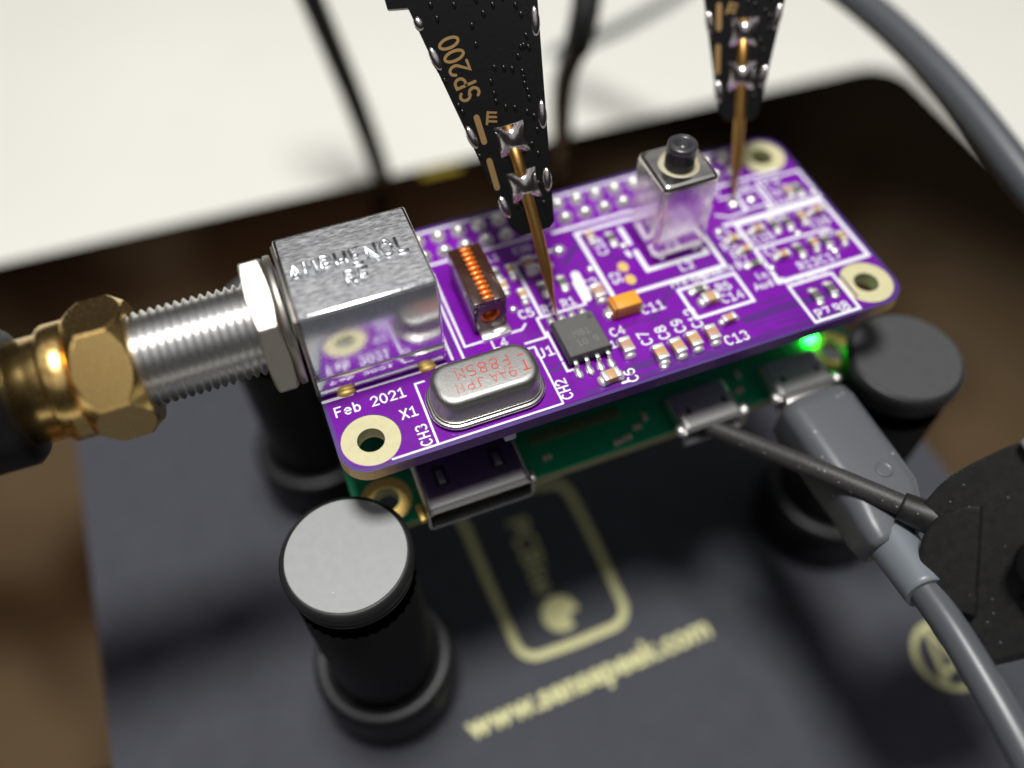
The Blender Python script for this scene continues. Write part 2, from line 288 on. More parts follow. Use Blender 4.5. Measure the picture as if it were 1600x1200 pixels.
def ribbon(mb, pts, wd, z, m, M4, closed=False):
    """flat ink stroke of constant width with rounded ends"""
    P = [Vector((p[0], p[1])) for p in pts]
    if (P[0] - P[-1]).length < 1e-6 and len(P) > 3: closed = True; P = P[:-1]
    n = len(P); h = wd / 2; L = []; R = []
    for i in range(n):
        a = P[(i - 1) % n] if (closed or i) else None; b = P[(i + 1) % n] if (closed or i < n - 1) else None
        d1 = (P[i] - a).normalized() if a is not None else None; d2 = (b - P[i]).normalized() if b is not None else None
        t = (d1 or d2) + (d2 or d1); t = t.normalized() if t.length > 1e-6 else (d2 or d1)
        nn = Vector((-t.y, t.x)); k = 1.0
        if d1 and d2: k = min(1.7, 1 / max(0.3, t.dot(d2)))
        L.append(P[i] + nn * h * k); R.append(P[i] - nn * h * k)
    V = lambda q: mb.bm.verts.new(M4 @ Vector((q.x, q.y, z)))
    lv = [V(q) for q in L]; rv = [V(q) for q in R]
    for i in range(n if closed else n - 1):
        j = (i + 1) % n; mb.face((lv[i], rv[i], rv[j], lv[j]), m)
    if not closed:
        for e_, d_, A, B in ((P[0], (P[0] - P[1]).normalized(), lv[0], rv[0]), (P[-1], (P[-1] - P[-2]).normalized(), rv[-1], lv[-1])):
            pr = Vector((-d_.y, d_.x)); cap = [V(e_ + (pr * math.cos(a) + d_ * math.sin(a)) * -h * (-1)) for a in (PI / 5, 2 * PI / 5, 3 * PI / 5, 4 * PI / 5)]
            # points run from the +normal side round to the other side
            s0 = A if (A.co - (M4 @ Vector((*(e_ + pr * h), z)))).length < (B.co - (M4 @ Vector((*(e_ + pr * h), z)))).length else B
            s1 = B if s0 is A else A
            mb.face([s0] + cap + [s1], m)
INK = [0]
def text(mb, s, x, y, h, rot=0.0, wd=None, m=None, z=0.06, adv=0.86, M4=None, bold=1.0, xs=1.0):
    wd = wd or h * 0.175 * bold; B = (M4 or Matrix.Identity(4)) @ Matrix.Translation((x, y, 0)) @ Matrix.Rotation(rot, 4, 'Z'); cx = 0.0
    for ch in s:
        for st in G.get(ch, []):
            INK[0] = (INK[0] + 1) % 7
            ribbon(mb, [((p[0]) * h * xs + cx, p[1] * h) for p in st], wd, z + INK[0] * 0.0022, m, B)
        cx += adv * h
def poly(mb, pts, wd=0.22, z=0.058, m=None, closed=False):
    INK[0] = (INK[0] + 1) % 7
    ribbon(mb, pts, wd * 1.2, z + INK[0] * 0.0022, m, Matrix.Identity(4), closed)
def font_mesh(s, size, ext=0.0, bevel=0.0, bold=0.0):
    cu = bpy.data.curves.new('t', 'FONT'); cu.body = s; cu.size = size; cu.extrude = ext; cu.bevel_depth = bevel; cu.offset = bold; cu.resolution_u = 4
    o = bpy.data.objects.new('t', cu); COL.objects.link(o); dg = bpy.context.evaluated_depsgraph_get(); me = bpy.data.meshes.new_from_object(o.evaluated_get(dg))
    bpy.data.objects.remove(o); bpy.data.curves.remove(cu); x = bmesh.new(); x.from_mesh(me); bpy.data.meshes.remove(me)
    xs = [v.co.x for v in x.verts]; ys = [v.co.y for v in x.verts]; return x, (min(xs), max(xs), min(ys), max(ys))
def font_to(mb, s, M4, width, m=None, height=None, ext=0.0, bevel=0.0, bold=0.0):
    x, (a, b, c, d) = font_mesh(s, 1.0, 0, 0, bold); x.free(); k = width / (b - a)
    x, (a, b, c, d) = font_mesh(s, k, ext, bevel, bold * k); ky = (height / (d - c)) if height else 1.0
    mb.add(x, M4 @ Matrix.Diagonal((1, ky, 1, 1)) @ Matrix.Translation((-a, -c, 0)), m)

# ================================================================== the bench: table, plate, sheet
ZP = -50.0
mb = MB(); mb.box((120, 150, ZP - 22), (1500, 1200, 40), None, 1.0); t = mb.build('table', M['table'], None, origin=(120, 150, ZP - 42)); t['kind'] = 'structure'
mb = MB(); rot = Matrix.Rotation(math.radians(-2.3), 4, 'Z')
mb.prism(rrect(-152, -150, 145.6, 98, 9), ZP - 2.0, ZP - 0.15, None, Matrix.Translation((0, 1.4, 0)) @ rot)
tag(mb.build('base_plate', M['plate'], None, origin=(0, 0, ZP - 2.0)), 'mirror-polished dark steel base plate lying on the white table', 'base plate')
sheet = thing('work_sheet', 'slate grey matte sheet with pale yellow printing on the base plate', 'sheet', (25, -10, ZP))
mb = MB(); mb.prism([(-40.3, -120), (90.4, -120), (91.6, 60), (-40.3, 60)], ZP - 0.14, ZP + 0.1); mb.build('sheet_surface', M['mat'], sheet)
zt = ZP + 0.115
mb = MB(); a = math.radians(1.6)
font_to(mb, 'www.sensepeek.com', Matrix.Translation((5.2, -16.0, zt)) @ Matrix.Rotation(a, 4, 'Z'), 37.5, bold=0.035); mb.build('printed_web_address', M['yellowprint'], sheet)
mb = MB(); font_to(mb, 'PCBite', Matrix.Translation((21.2, 13.5, zt)) @ Matrix.Rotation(-PI / 2, 4, 'Z'), 12.6, bold=0.02); mb.build('printed_name', M['yellowprint'], sheet)
mb = MB(); o_ = [(12.2, 19.5), (14.2, 18.2), (15.0, 15.5), (15.2, 6), (15.6, -3)] + ar(18.6, -4.6, 3.0, 3.0, 180, 270, 8) + [(24, -7.75)] + ar(29.6, -4.6, 3.0, 3.0, 270, 360, 8) + [(32.8, 6), (32.6, 14)] + ar(30.2, 15.2, 2.2, 2.2, 0, 80, 5) + [(27, 18.2)]
ribbon(mb, o_, 1.25, zt, None, Matrix.Identity(4)); mb.build('printed_outline', M['yellowprint'], sheet)
mb = MB(); bite = ar(23.4, -2.9, 2.75, 2.75, -10, 300, 24) + [(24.3, -4.4), (25.3, -3.2)]; mb.prism(bite, zt, zt + 0.01); mb.build('printed_dot', M['yellowprint'], sheet)
mb = MB(); c0 = (72.5, -28.5)
ribbon(mb, circ(c0[0], c0[1], 4.7, 36) + [(c0[0] + 4.7, c0[1])], 0.85, zt, None, Matrix.Identity(4)); ribbon(mb, [(c0[0] - 2.6, c0[1] - 3.0), (c0[0] - 0.6, c0[1] + 4.2), (c0[0] + 1.6, c0[1] - 3.6)], 1.0, zt + 0.004, None, Matrix.Identity(4))
ribbon(mb, [(c0[0] - 2.4, c0[1] - 2.0), (c0[0] + 3.6, c0[1] - 1.0)], 0.8, zt + 0.008, None, Matrix.Identity(4)); mb.prism(circ(c0[0] + 0.9, c0[1] + 0.4, 1.1, 18), zt + 0.012, zt + 0.016)
mb.build('printed_emblem', M['yellowprint'], sheet)
mb = MB(); mb.prism([(33.5, 95.3), (42, 95.0), (42, 96.4), (33.5, 96.8)], ZP - 0.14, ZP + 0.05); tag(mb.build('yellow_reflection', M['yellow'], None, origin=(38, 96, ZP - 0.14)), 'painted yellow reflection on the back edge of the base plate', 'painted reflection')  # flat yellow patch painted in for a reflection on the plate edge

# ================================================================== the board holders
def holder(x, y, label, face, name='board_holder'):
    t = thing(name, label, 'board holder', (x, y, ZP + 0.1), 'black magnetic holders around the boards')
    F = Matrix.Translation((x, y, 0))
    mb = MB(); mb.lathe([(9.0, ZP + 0.12), (9.3, ZP + 0.7), (9.3, -41.4), (9.1, -40.4), (8.7, -39.9)], F, n=56, cap1=False); mb.build('foot', M['anod'], t)
    mb = MB(); mb.lathe([(8.7, -39.9), (8.3, -39.6), (7.2, -39.9), (6.9, -40.5)], F, n=56, cap0=False, cap1=False); mb.build('foot_ring', M['ring'], t)
    mb = MB(); n = 72; zs = [-40.5 + 0.6 * i for i in range(43)]                                            # knurled shaft
    rows = [[mb.bm.verts.new((x + (6.5 + (0.22 if (i + k) % 2 else 0)) * math.cos(2 * PI * i / n), y + (6.5 + (0.22 if (i + k) % 2 else 0)) * math.sin(2 * PI * i / n), z)) for i in range(n)] for k, z in enumerate(zs)]
    for k in range(len(rows) - 1):
        for i in range(n): mb.face((rows[k][i], rows[k][(i + 1) % n], rows[k + 1][(i + 1) % n], rows[k + 1][i]), None, False)
    mb.build('knurled_shaft', M['anod'], t)
    mb = MB(); mb.lathe([(5.0, -15.6), (5.0, -12.5)], F, n=40); mb.build('board_slot', M['anod'], t)
    mb = MB(); mb.lathe([(6.4, -12.45), (6.75, -12.1), (6.75, -11.6), (6.55, -11.4), (6.8, -11.1), (6.95, -10.6), (6.95, -9.5), (6.6, -9.1), (6.35, -9.02)], F, n=64); cap = mb.build('cap', M['capside'], t)
    mb = MB(); mb.lathe([(6.3, -9.015), (6.3, -8.9), (6.22, -8.86)], F, n=64); mb.build('top_disc', face, cap)
    return t
holder(-2.25, -3.0, 'nearest black knurled board holder with a pale grey disc on top', M['label_l'])
holder(66.6, -2.4, 'black board holder with dark grey top at right-hand front board corner by the plug', M['label_d'])
holder(-2.8, 33.2, 'black board holder in the shadow under the threaded radio connector', M['label_d'])

# ================================================================== green computer board
gb = thing('green_circuit_board', 'green single-board computer with silver sockets under the purple board', 'circuit board', (32.5, 15, -14.0))
H4 = [(3.5, 3.5), (61.5, 3.5), (3.5, 26.5), (61.5, 26.5)]
mb = MB(); mb.holed(rrect(0, 0, 65, 30, 3), [circ(x, y, 1.38, 24) for x, y in H4], -14.0, -12.6, M['green'], M['greenedge']); mb.build('board', M['green'], gb)
for x, y in H4[:2]:
    mb = MB(); mb.holed(circ(x, y, 2.9, 36), [circ(x, y, 1.5, 24)], -12.595, -12.56, M['gold'], M['gold']); mb.build('mounting_pad', M['gold'], gb)
def socket(name, x0, x1, y0, y1, z0, z1, lip, slots):
    t = 0.3; mb = MB(); o = rrect(x0, z0, x1, z1, 0.7, 4); i = rrect(x0 + t, z0 + t, x1 - t, z1 - t, 0.45, 4)
    V = lambda p, y: mb.bm.verts.new((p[0], y, p[1]))
    cx, cz = (x0 + x1) / 2, (z0 + z1) / 2
    fl = lambda p, k: (cx + (p[0] - cx) * (1 + k), cz + (p[1] - cz) * (1 + 2.2 * k))
    R = [[V(fl(p, lip), y0) for p in o], [V(p, y0 + 0.7) for p in o], [V(p, y1) for p in o]]
    I = [[V(fl(p, lip), y0 + 0.03) for p in i], [V(p, y0 + 0.7) for p in i], [V(p, y1 - 0.4) for p in i]]
    n = len(o)
    for A, rev in ((R, 0), (I, 1)):
        for k in range(2):
            for j in range(n):
                q = (A[k][j], A[k][(j + 1) % n], A[k + 1][(j + 1) % n], A[k + 1][j]); mb.face(q[::-1] if rev else q, None, False)
    for j in range(n): mb.face((R[0][j], I[0][j], I[0][(j + 1) % n], R[0][(j + 1) % n]))
    mb.face(R[2]); mb.face(I[2][::-1])
    s = mb.build(name, M['shell'], gb)
    mb = MB(); mb.box((cx, (y0 + y1) / 2 + 0.9, cz - 0.2), ((x1 - x0) * 0.62, (y1 - y0) - 1.6, 0.7), None, 0.05); mb.build('tongue', M['dark'], s)
    for sx, sy, w_, h_ in slots:
        mb = MB(); mb.box((sx, sy, z1 + 0.005), (w_, h_, 0.05), None); mb.build('slot', M['dark'], s)
    return s
hd = socket('display_socket', 7.0, 19.0, -1.75, 6.0, -12.75, -9.4, 0.018, [])
hd.data.materials[0] = M['shell2']
for x in (9.7, 16.2):
    mb = MB(); mb.box((x, 2.4, -9.36), (1.5, 2.6, 0.05), M['dark']); mb.box((x, 2.3, -9.30), (0.7, 1.7, 0.06), M['shell'], 0.02); mb.build('spring_tab', M['shell'], hd)
mb = MB(); mb.box((19.5, 0.3, -12.2), (0.9, 1.3, 0.8), None, 0.15); mb.build('solder_lug', M['tin'], hd)
mb = MB(); mb.box((6.55, 0.3, -12.2), (0.7, 2.2, 0.8), None, 0.15); mb.build('solder_lug', M['gold'], hd)
us = socket('data_socket', 37.6, 45.3, -2.2, 3.2, -12.7, -10.0, 0.06, [(39.2, 0.5, 0.5, 0.9), (43.8, 0.5, 0.5, 0.9)])
up_ = socket('power_socket', 50.1, 57.8, -2.0, 3.2, -12.7, -10.0, 0.06, [(51.7, 0.5, 0.5, 0.9), (56.3, 0.5, 0.5, 0.9)])
for s_, xs in ((us, (37.3, 45.6)), (up_, (49.8, 58.1))):
    for x in xs:
        mb = MB(); mb.blob((x, -1.2, -10.6), (0.55, 0.75, 0.55)); mb.build('shield_ear', M['tin'], s_)
mb = MB(); mb.box((59.6, 5.9, -12.25), (1.5, 0.9, 0.7), None, 0.12); mb.build('status_lamp', M['led'], gb)
mb = MB(); mb.box((27.5, 13.5, -12.0), (12, 12, 1.1), None, 0.15); mb.build('processor', M['icbody'], gb)
mb = MB()
for i in range(16): mb.box((21.4 + i * 0.72, 4.9, -12.45), (0.36, 1.5, 0.25), None, 0.05)
o = mb.build('pad_row', M['pgold'], gb); o['kind'] = 'stuff'
for x, y, rz in ((33.6, 2.0, 0), (35.0, 3.0, 0.5 * PI), (47.3, 2.2, 0), (22.2, 2.0, 0), (48.3, 4.4, 0.5 * PI), (30.6, 0.9, 0), (31.9, 1.1, 0)):
    mb = MB(); mb.box((x, y, -12.35), (1.0, 0.5, 0.45), M['term'], 0.06, Matrix.Rotation(rz, 3, 'Z')); mb.box((x, y, -12.33), (0.5, 0.54, 0.47), M['ceramic'], 0.04, Matrix.Rotation(rz, 3, 'Z')); mb.build('small_capacitor', M['term'], gb)
mb = MB(); mb.box((32.5, 26.5, -7.2), (50.8, 5.0, 10.6), None, 0.2); mb.build('header_block', M['dark'], gb)

# ================================================================== purple radio board
pb = thing('purple_circuit_board', 'purple radio board crowded with small parts on top of the green board', 'circuit board', (32.5, 15, -1.6))
mb = MB(); mb.holed(rrect(0, 0, 65, 30, 3), [circ(x, y, 1.38, 32) for x, y in H4], -1.6, 0.0, M['mask'], M['rim']); board = mb.build('board', M['mask'], pb)
mb = MB(); po = rrect(0.42, 0.46, 64.55, 29.5, 2.7)
mb.holed(po, [circ(x, y, 3.07, 40) for x, y in H4[1:]] + [circ(3.55, 3.57, 3.05, 40)], 0.006, 0.036, M['pour'], M['pour']); mb.build('copper_pour', M['pour'], board)
for x, y in H4:
    mb = MB(); mb.holed(circ(x, y, 3.0, 48), [circ(x, y, 1.40, 32)], 0.006, 0.028, M['fr4'], M['fr4']); mb.build('mounting_ring', M['fr4'], board)
# gaps between traces in the pour
for kk, (pts, wd) in enumerate((([(23.2, 4.9), (26.2, 4.9)], 0.5), ([(31, 2.1), (34.5, 2.1), (40.5, 0.75)], 0.9), ([(36.5, 7.3), (41, 11.0), (47.4, 11.1)], 0.5), ([(48.6, 5.0), (58.0, 4.9)], 0.35), ([(46, 3.6), (58, 3.5)], 1.0),
                ([(46.2, 2.6), (53, 2.5)], 0.22), ([(31.5, 17.6), (33.6, 18.2), (33.6, 23)], 0.3), ([(26, 0.9), (46, 0.85)], 0.5), ([(13.9, 10.6), (15.0, 11.6), (15.0, 24)], 0.25), ([(30.9, 18.5), (33, 20.5)], 0.8), ([(36, 12.6), (46.5, 12.5)], 0.2), ([(48.4, 11.5), (48.4, 23)], 0.35), ([(10.5, 9.0), (13.4, 9.0), (15.2, 8.9)], 0.2), ([(31.2, 6.2), (33.5, 7.6), (36, 7.6)], 0.22), ([(36.6, 6.6), (40.6, 7.0)], 0.18), ([(36.2, 10.6), (40, 10.6)], 0.2), ([(28, 11.3), (31.5, 11.3)], 0.2), ([(35, 18.2), (38.4, 16.4)], 0.22), ([(48.9, 1.9), (52.6, 1.8)], 0.25), ([(59.3, 2.0), (59.3, 6.4)], 0.22), ([(6.2, 6.3), (7.0, 7.1)], 0.15), ([(23.6, 5.6), (26.2, 5.6)], 0.15), ([(46, 0.95), (58, 0.9)], 0.5), ([(49.2, 4.2), (52.6, 4.2)], 0.16))):
    mb = MB(); ribbon(mb, pts, wd, 0.038 + kk * 0.0012, None, Matrix.Identity(4)); mb.build('trace_gap', M['trace'], board)
# ------------------------------------------------------------------ white ink
mb = MB()
R_ = lambda x0, y0, x1, y1, wd=0.2: poly(mb, [(x0, y0), (x1, y0), (x1, y1), (x0, y1), (x0, y0)], wd)
poly(mb, [(4.9, 0.58), (23.0, 0.62)], 0.2); poly(mb, [(23.05, 0.66), (23.05, 8.5)], 0.18); poly(mb, [(22.2, 8.5), (23.05, 8.5)], 0.18); poly(mb, [(9.62, 0.7), (9.62, 8.45), (10.6, 8.45)], 0.2)
poly(mb, [(0.15, 9.62), (3.2, 9.62)], 0.3); poly(mb, [(3.8, 9.72), (13.5, 9.72)], 0.2); poly(mb, [(14.3, 10.1), (14.3, 23.4)], 0.25)
poly(mb, [(15.45, 23.5), (15.45, 9.6)], 0.22); poly(mb, [(22.3, 9.25), (24.75, 9.25), (24.75, 12.0)], 0.22); poly(mb, [(16.1, 22.5), (16.1, 11.2), (22.7, 11.2)], 0.22); poly(mb, [(22.7, 11.2), (23.3, 11.8)], 0.2)
poly(mb, [(24.75, 12.03), (30.6, 12.03), (30.6, 15.5)], 0.24); poly(mb, [(25.35, 12.3), (25.35, 20.5), (30.2, 21.0)], 0.3); poly(mb, [(31.1, 12.8), (31.3, 16.5)], 0.9)
R_(33.95, 11.6, 47.9, 22.5, 0.42); poly(mb, [(31.5, 23.6), (62, 23.6)], 0.34); poly(mb, [(7, 29.2), (58, 29.2)], 0.3); poly(mb, [(7, 23.9), (30, 23.9)], 0.3)
poly(mb, [(39.3, 17.3), (39.3, 14.1), (46.9, 14.1), (46.9, 14.7)], 0.5); poly(mb, [(39.2, 21.4), (39.2, 18.7)], 0.5); poly(mb, [(38.3, 17.6), (38.4, 16.9)], 0.4)
R_(41.1, 5.7, 48.25, 10.1, 0.34); R_(52.35, 7.0, 64.15, 16.85, 0.42); poly(mb, [(52.4, 12.6), (62.2, 12.4)], 0.3)
R_(52.95, 0.5, 58.6, 6.1, 0.3); R_(58.45, 17.5, 64.4, 22.6, 0.3); poly(mb, [(50.9, 19.2), (52.3, 18.3), (54.6, 18.5), (55.0, 21.4), (52.6, 21.5)], 0.25); R_(54.95, 18.7, 57.9, 21.6, 0.25); poly(mb, [(51, 17.3), (64, 17.2)], 0.45)
poly(mb, [(25.05, 4.2), (25.05, 9.9)], 0.22); poly(mb, [(25.05, 4.2), (25.8, 4.2)], 0.2); poly(mb, [(29.8, 0.75), (30.6, 0.75)], 0.25)
T = lambda s, x, y, h, rot=0, **k: text(mb, s, x, y, h, rot, **k)
T('Feb', 0.95, 7.35, 1.12); T('2021', 4.75, 7.35, 1.12); T('X1', 7.15, 4.7, 1.12); T('CH3', 9.12, 0.85, 1.08, PI / 2); T('CH2', 24.35, 0.95, 1.08, PI / 2); T('U1', 22.95, 6.85, 1.15, adv=0.92)
T('L4', 18.9, 9.75, 1.1); T('C5', 23.1, 12.6, 1.1); T('R2', 25.75, 12.45, 1.05); T('R1', 28.1, 12.45, 1.05); T('C2', 31.4, 14.1, 1.15); T('C11', 35.95, 8.35, 1.15); T('C4', 31.4, 6.7, 1.05); T('1', 30.75, 5.3, 0.9)
for s_, x, y in (('C7', 35.15, 4.35), ('C8', 37.25, 4.4), ('C9', 39.3, 4.6), ('C12', 41.35, 4.5)): T(s_, x, y, 1.15, PI / 2)
T('C13', 42.45, 1.15, 1.15); T('C6', 31.6, 0.5, 1.1, PI / 2); T('C14', 45.0, 6.55, 1.1); T('R6', 45.3, 8.2, 1.1); T('Pre-Emphasis', 40.7, 10.65, 0.95, adv=0.7); T('L2', 42.9, 12.6, 1.1)
T('C18', 36.3, 18.2, 1.1, PI / 2); T('S2', 35.95, 13.5, 1.1, PI / 2); T('Attenuator', 52.9, 6.45, 0.85, adv=0.68); T('R7', 53.6, 0.8, 1.15); T('R8', 55.95, 0.8, 1.15); T('Audio', 49.3, 6.9, 0.95); T('In', 50.2, 8.2, 0.95)
T('C15', 53.0, 13.3, 1.1); T('C16', 60.6, 13.2, 1.1); T('R12', 55.6, 7.75, 1.1); T('C17', 58.5, 7.75, 1.1); T('C1', 53.2, 11.1, 1.1); T('R5', 61.0, 11.3, 1.05); T('R11', 56.2, 15.5, 1.0)
T('R3', 49.0, 13.6, 1.1); T('R4', 49.1, 10.4, 1.1); T('C3', 49.4, 15.4, 1.1); T('R9', 49.4, 12.0, 1.1); T('Audio', 59.0, 18.0, 1.0); T('SWR', 59.0, 21.2, 0.9); T('Out', 59.2, 19.6, 1.0); T('R10', 55.2, 22.0, 0.9); T('C10', 51.0, 22.2, 0.9); T('L1', 22.7, 21.9, 0.9); T('C20', 26.0, 22.0, 0.9); T('L3', 12.0, 22.2, 0.9)
mb.build('white_lettering', M['silk'], board)
# ------------------------------------------------------------------ header joints
mb = MB(); prof = [(1.0, 0.04), (0.97, 0.18), (0.86, 0.45), (0.70, 0.72), (0.50, 0.95), (0.34, 1.05), (0.12, 1.10)]
mb.lathe(prof, Matrix.Identity(4), n=16); joint0 = None
for i in range(20):
    for y in (25.23, 27.77):
        if joint0 is None: joint0 = mb.build('pin_joint', M['tin'], pb, origin=(0, 0, 0)); joint0.location = Vector((8.37, y, 0)) - Vector(pb['_o'])
        else: copy_part(joint0, pb, (8.37 + 2.54 * i, y, 0), random.random() * 6)
# ------------------------------------------------------------------ small chip parts: body, two soldered ends
def chip_proto(name, L, W, Hh, body_m, end=0.28):
    mb = MB(); mb.box((0, 0, Hh / 2 + 0.09), (L * (1 - 2 * end) + 0.1, W, Hh), None, 0.05); b = mb.build(name, body_m, None)
    for s in (-1, 1):
        mb = MB(); mb.box((s * (L / 2 - L * end / 2), 0, Hh / 2 + 0.1), (L * end, W + 0.05, Hh + 0.06), None, 0.1)
        mb.blob((s * (L / 2 + 0.08), 0, 0.12), (0.42, W * 0.56, Hh * 0.55)); mb.build('soldered_end', M['term'], b)
    return b
protos = {'cap': chip_proto('capacitor', 2.0, 1.25, 0.95, M['ceramic']), 'capp': chip_proto('capacitor', 2.0, 1.25, 1.0, M['ceramic2']), 'res': chip_proto('resistor', 1.7, 0.9, 0.45, M['resblack'], 0.22), 'caps': chip_proto('capacitor', 1.6, 0.85, 0.8, M['ceramic'])}
used = set()
def chip(kind, x, y, rz=0.0):
    p = protos[kind]
    if kind in used: return copy_part(p, pb, (x, y, 0.03), rz)
    used.add(kind); p.parent = pb; p.location = Vector((x, y, 0.03)) - Vector(pb['_o']); p.rotation_euler = (0, 0, rz); return p
Q = PI / 2
for k, x, y, rz in (('cap', 28.85, 1.65, 0.06), ('cap', 34.95, 2.45, Q), ('cap', 37.05, 2.55, Q + 0.05), ('cap', 39.1, 2.75, Q), ('capp', 41.3, 2.8, Q - 0.04), ('caps', 44.1, 4.1, 0.05), ('capp', 32.0, 4.6, Q), ('capp', 32.4, 12.7, Q),
                    ('cap', 43.6, 7.4, 0), ('res', 43.2, 9.2, 0), ('res', 37.4, 20.0, Q), ('caps', 24.5, 19.3, Q), ('capp', 26.7, 19.4, Q), ('caps', 24.4, 15.4, Q), ('res', 27.0, 15.6, Q), ('res', 29.35, 15.7, Q),
                    ('caps', 54.0, 15.0, 0.0), ('res', 56.4, 14.9, Q), ('res', 58.1, 14.8, Q), ('caps', 60.0, 14.8, Q), ('caps', 62.2, 15.2, 0.0), ('caps', 54.6, 10.3, 0.0), ('res', 57.0, 10.4, Q), ('caps', 58.9, 10.5, Q), ('res', 60.7, 10.5, Q), ('caps', 62.5, 10.2, Q), ('res', 54.9, 3.6, Q), ('res', 57.0, 3.9, Q), ('caps', 51.0, 12.6, 0), ('res', 51.0, 10.4, 0), ('caps', 50.6, 14.6, 0), ('caps', 60.9, 19.3, Q), ('res', 62.4, 19.3, Q), ('caps', 35.1, 21.1, Q), ('caps', 22.9, 17.4, Q), ('caps', 28.2, 18.6, 0.1), ('res', 22.8, 19.6, Q)): chip(k, x, y, rz)
for x, y, r, h in ((31.0, 20.6, 0.85, 0.7), (15.0, 18.3, 0.8, 0.6), (53.8, 20.1, 0.8, 0.5), (56.3, 20.1, 0.75, 0.4), (63.3, 15.6, 0.7, 0.5), (34.8, 1.1, 0.55, 0.35), (22.8, 14.2, 0.5, 0.4), (50.6, 20.6, 0.6, 0.5), (57.6, 18.0, 0.5, 0.4), (64.0, 18.4, 0.5, 0.4), (52.6, 9.2, 0.5, 0.4), (49.8, 16.6, 0.55, 0.45), (58.4, 12.9, 0.5, 0.4), (60.9, 8.9, 0.55, 0.4), (38.3, 18.6, 0.5, 0.4), (33.2, 16.6, 0.5, 0.4)):
    mb = MB(); mb.blob((x, y, 0.04), (r, r * 0.95, h)); mb.build('solder_dot', M['tin'], pb)
for x, y in ((36.87, 15.6), (36.84, 13.55)):
    mb = MB(); mb.prism([(x + 0.62 * math.cos(t_), y + 0.62 * math.sin(t_) * 1.25) for t_ in [2 * PI * i / 24 for i in range(24)]], 0.04, 0.07); mb.build('bare_pad', M['gold'], pb)
for x, y in ((33.1, 1.76), (37.1, 0.55), (32.1, 2.7), (12.3, 9.0), (49.6, 8.9), (47.5, 1.6), (8.6, 1.2)):
    mb = MB(); mb.holed(circ(x, y, 0.26, 16), [circ(x, y, 0.12, 12)], 0.038, 0.05, M['trace'], M['trace']); mb.build('via', M['trace'], pb)
# ------------------------------------------------------------------ tantalum capacitor
mb = MB(); mb.box((34.1, 9.65, 1.02), (3.3, 1.95, 1.75), None, 0.12); ta = mb.build('tantalum_capacitor', M['tant'], pb)
mb = MB(); mb.box((32.75, 9.65, 1.05), (0.35, 1.99, 1.79), None, 0.1); mb.build('polarity_bar', M['tantbar'], ta)
for s in (-1, 1):
    mb = MB(); mb.box((34.1 + s * 1.75, 9.65, 0.5), (0.25, 1.3, 0.8), None, 0.06); mb.blob((34.1 + s * 1.95, 9.65, 0.1), (0.5, 0.85, 0.45)); mb.build('soldered_end', M['tin'], ta)
# ------------------------------------------------------------------ eight-lead chip
U = thing('chip_tmp', '', '', (0, 0, 0)); bpy.data.objects.remove(U)
mb = MB(); x0, x1, y0, y1 = 25.35, 30.3, 4.5, 9.9
lo_ = [(x0, y0), (x1, y0), (x1, y1), (x0, y1)]
def lev(k, z): return [mb.bm.verts.new((p[0] + (k if p[0] == x0 else -k), p[1] + (k if p[1] == y0 else -k), z)) for p in lo_]
Ls = [lev(0.18, 0.15), lev(0.0, 0.85), lev(0.13, 1.62), lev(0.2, 1.68)]
for a_, b_ in zip(Ls, Ls[1:]):
    for i in range(4): mb.face((a_[i], a_[(i + 1) % 4], b_[(i + 1) % 4], b_[i]))
mb.face(Ls[0][::-1]); mb.face(Ls[-1]); ic = mb.build('eight_lead_chip', M['icbody'], pb)
mb = MB(); mb.prism([(x0 + 0.24, y0 + 0.24), (x1 - 0.24, y0 + 0.24), (x1 - 0.24, y1 - 0.24), (x0 + 0.24, y1 - 0.24)], 1.675, 1.70); mb.build('sheen_face', M['ictop'], ic)  # thin lighter sheet that paints the top sheen
mb = MB(); mb.prism(circ(29.6, 9.05, 0.33, 24), 1.701, 1.706); mb.build('pin_one_dot', M['icbody'], ic)
mb = MB(); text(mb, 'M81', 27.0, 7.0, 0.8, 0.0, wd=0.07, z=1.702, adv=0.85); text(mb, '10 9', 26.9, 5.7, 0.8, 0.0, wd=0.07, z=1.702, adv=0.8); mb.build('faint_marking', mat('faint_print', (0.21, 0.205, 0.18), 0.6), ic)
for k in range(4):
    for s in (-1, 1):
        x = 26.0 + k * 1.24; ye = y0 if s < 0 else y1; mb = MB()
        P = [(0.0, 1.0), (0.32, 1.0), (0.5, 0.86), (0.62, 0.35), (0.78, 0.14), (1.25, 0.12)]
        ring = []
        for d_, z in P: ring.append((ye + s * d_, z))
        for (ya, za), (yb, zb) in zip(ring, ring[1:]):
            dv = Vector((0, yb - ya, zb - za)); nn = Vector((0, -dv.z, dv.y)).normalized() * 0.11
            mb.box((x, (ya + yb) / 2, (za + zb) / 2), (0.46, dv.length + 0.1, 0.2), None, 0.06, Matrix.Rotation(math.atan2(zb - za, yb - ya), 3, 'X'))
        mb.blob((x, ye + s * 1.05, 0.14), (0.46, 0.8, 0.34)); mb.build('lead', M['tin'], ic)
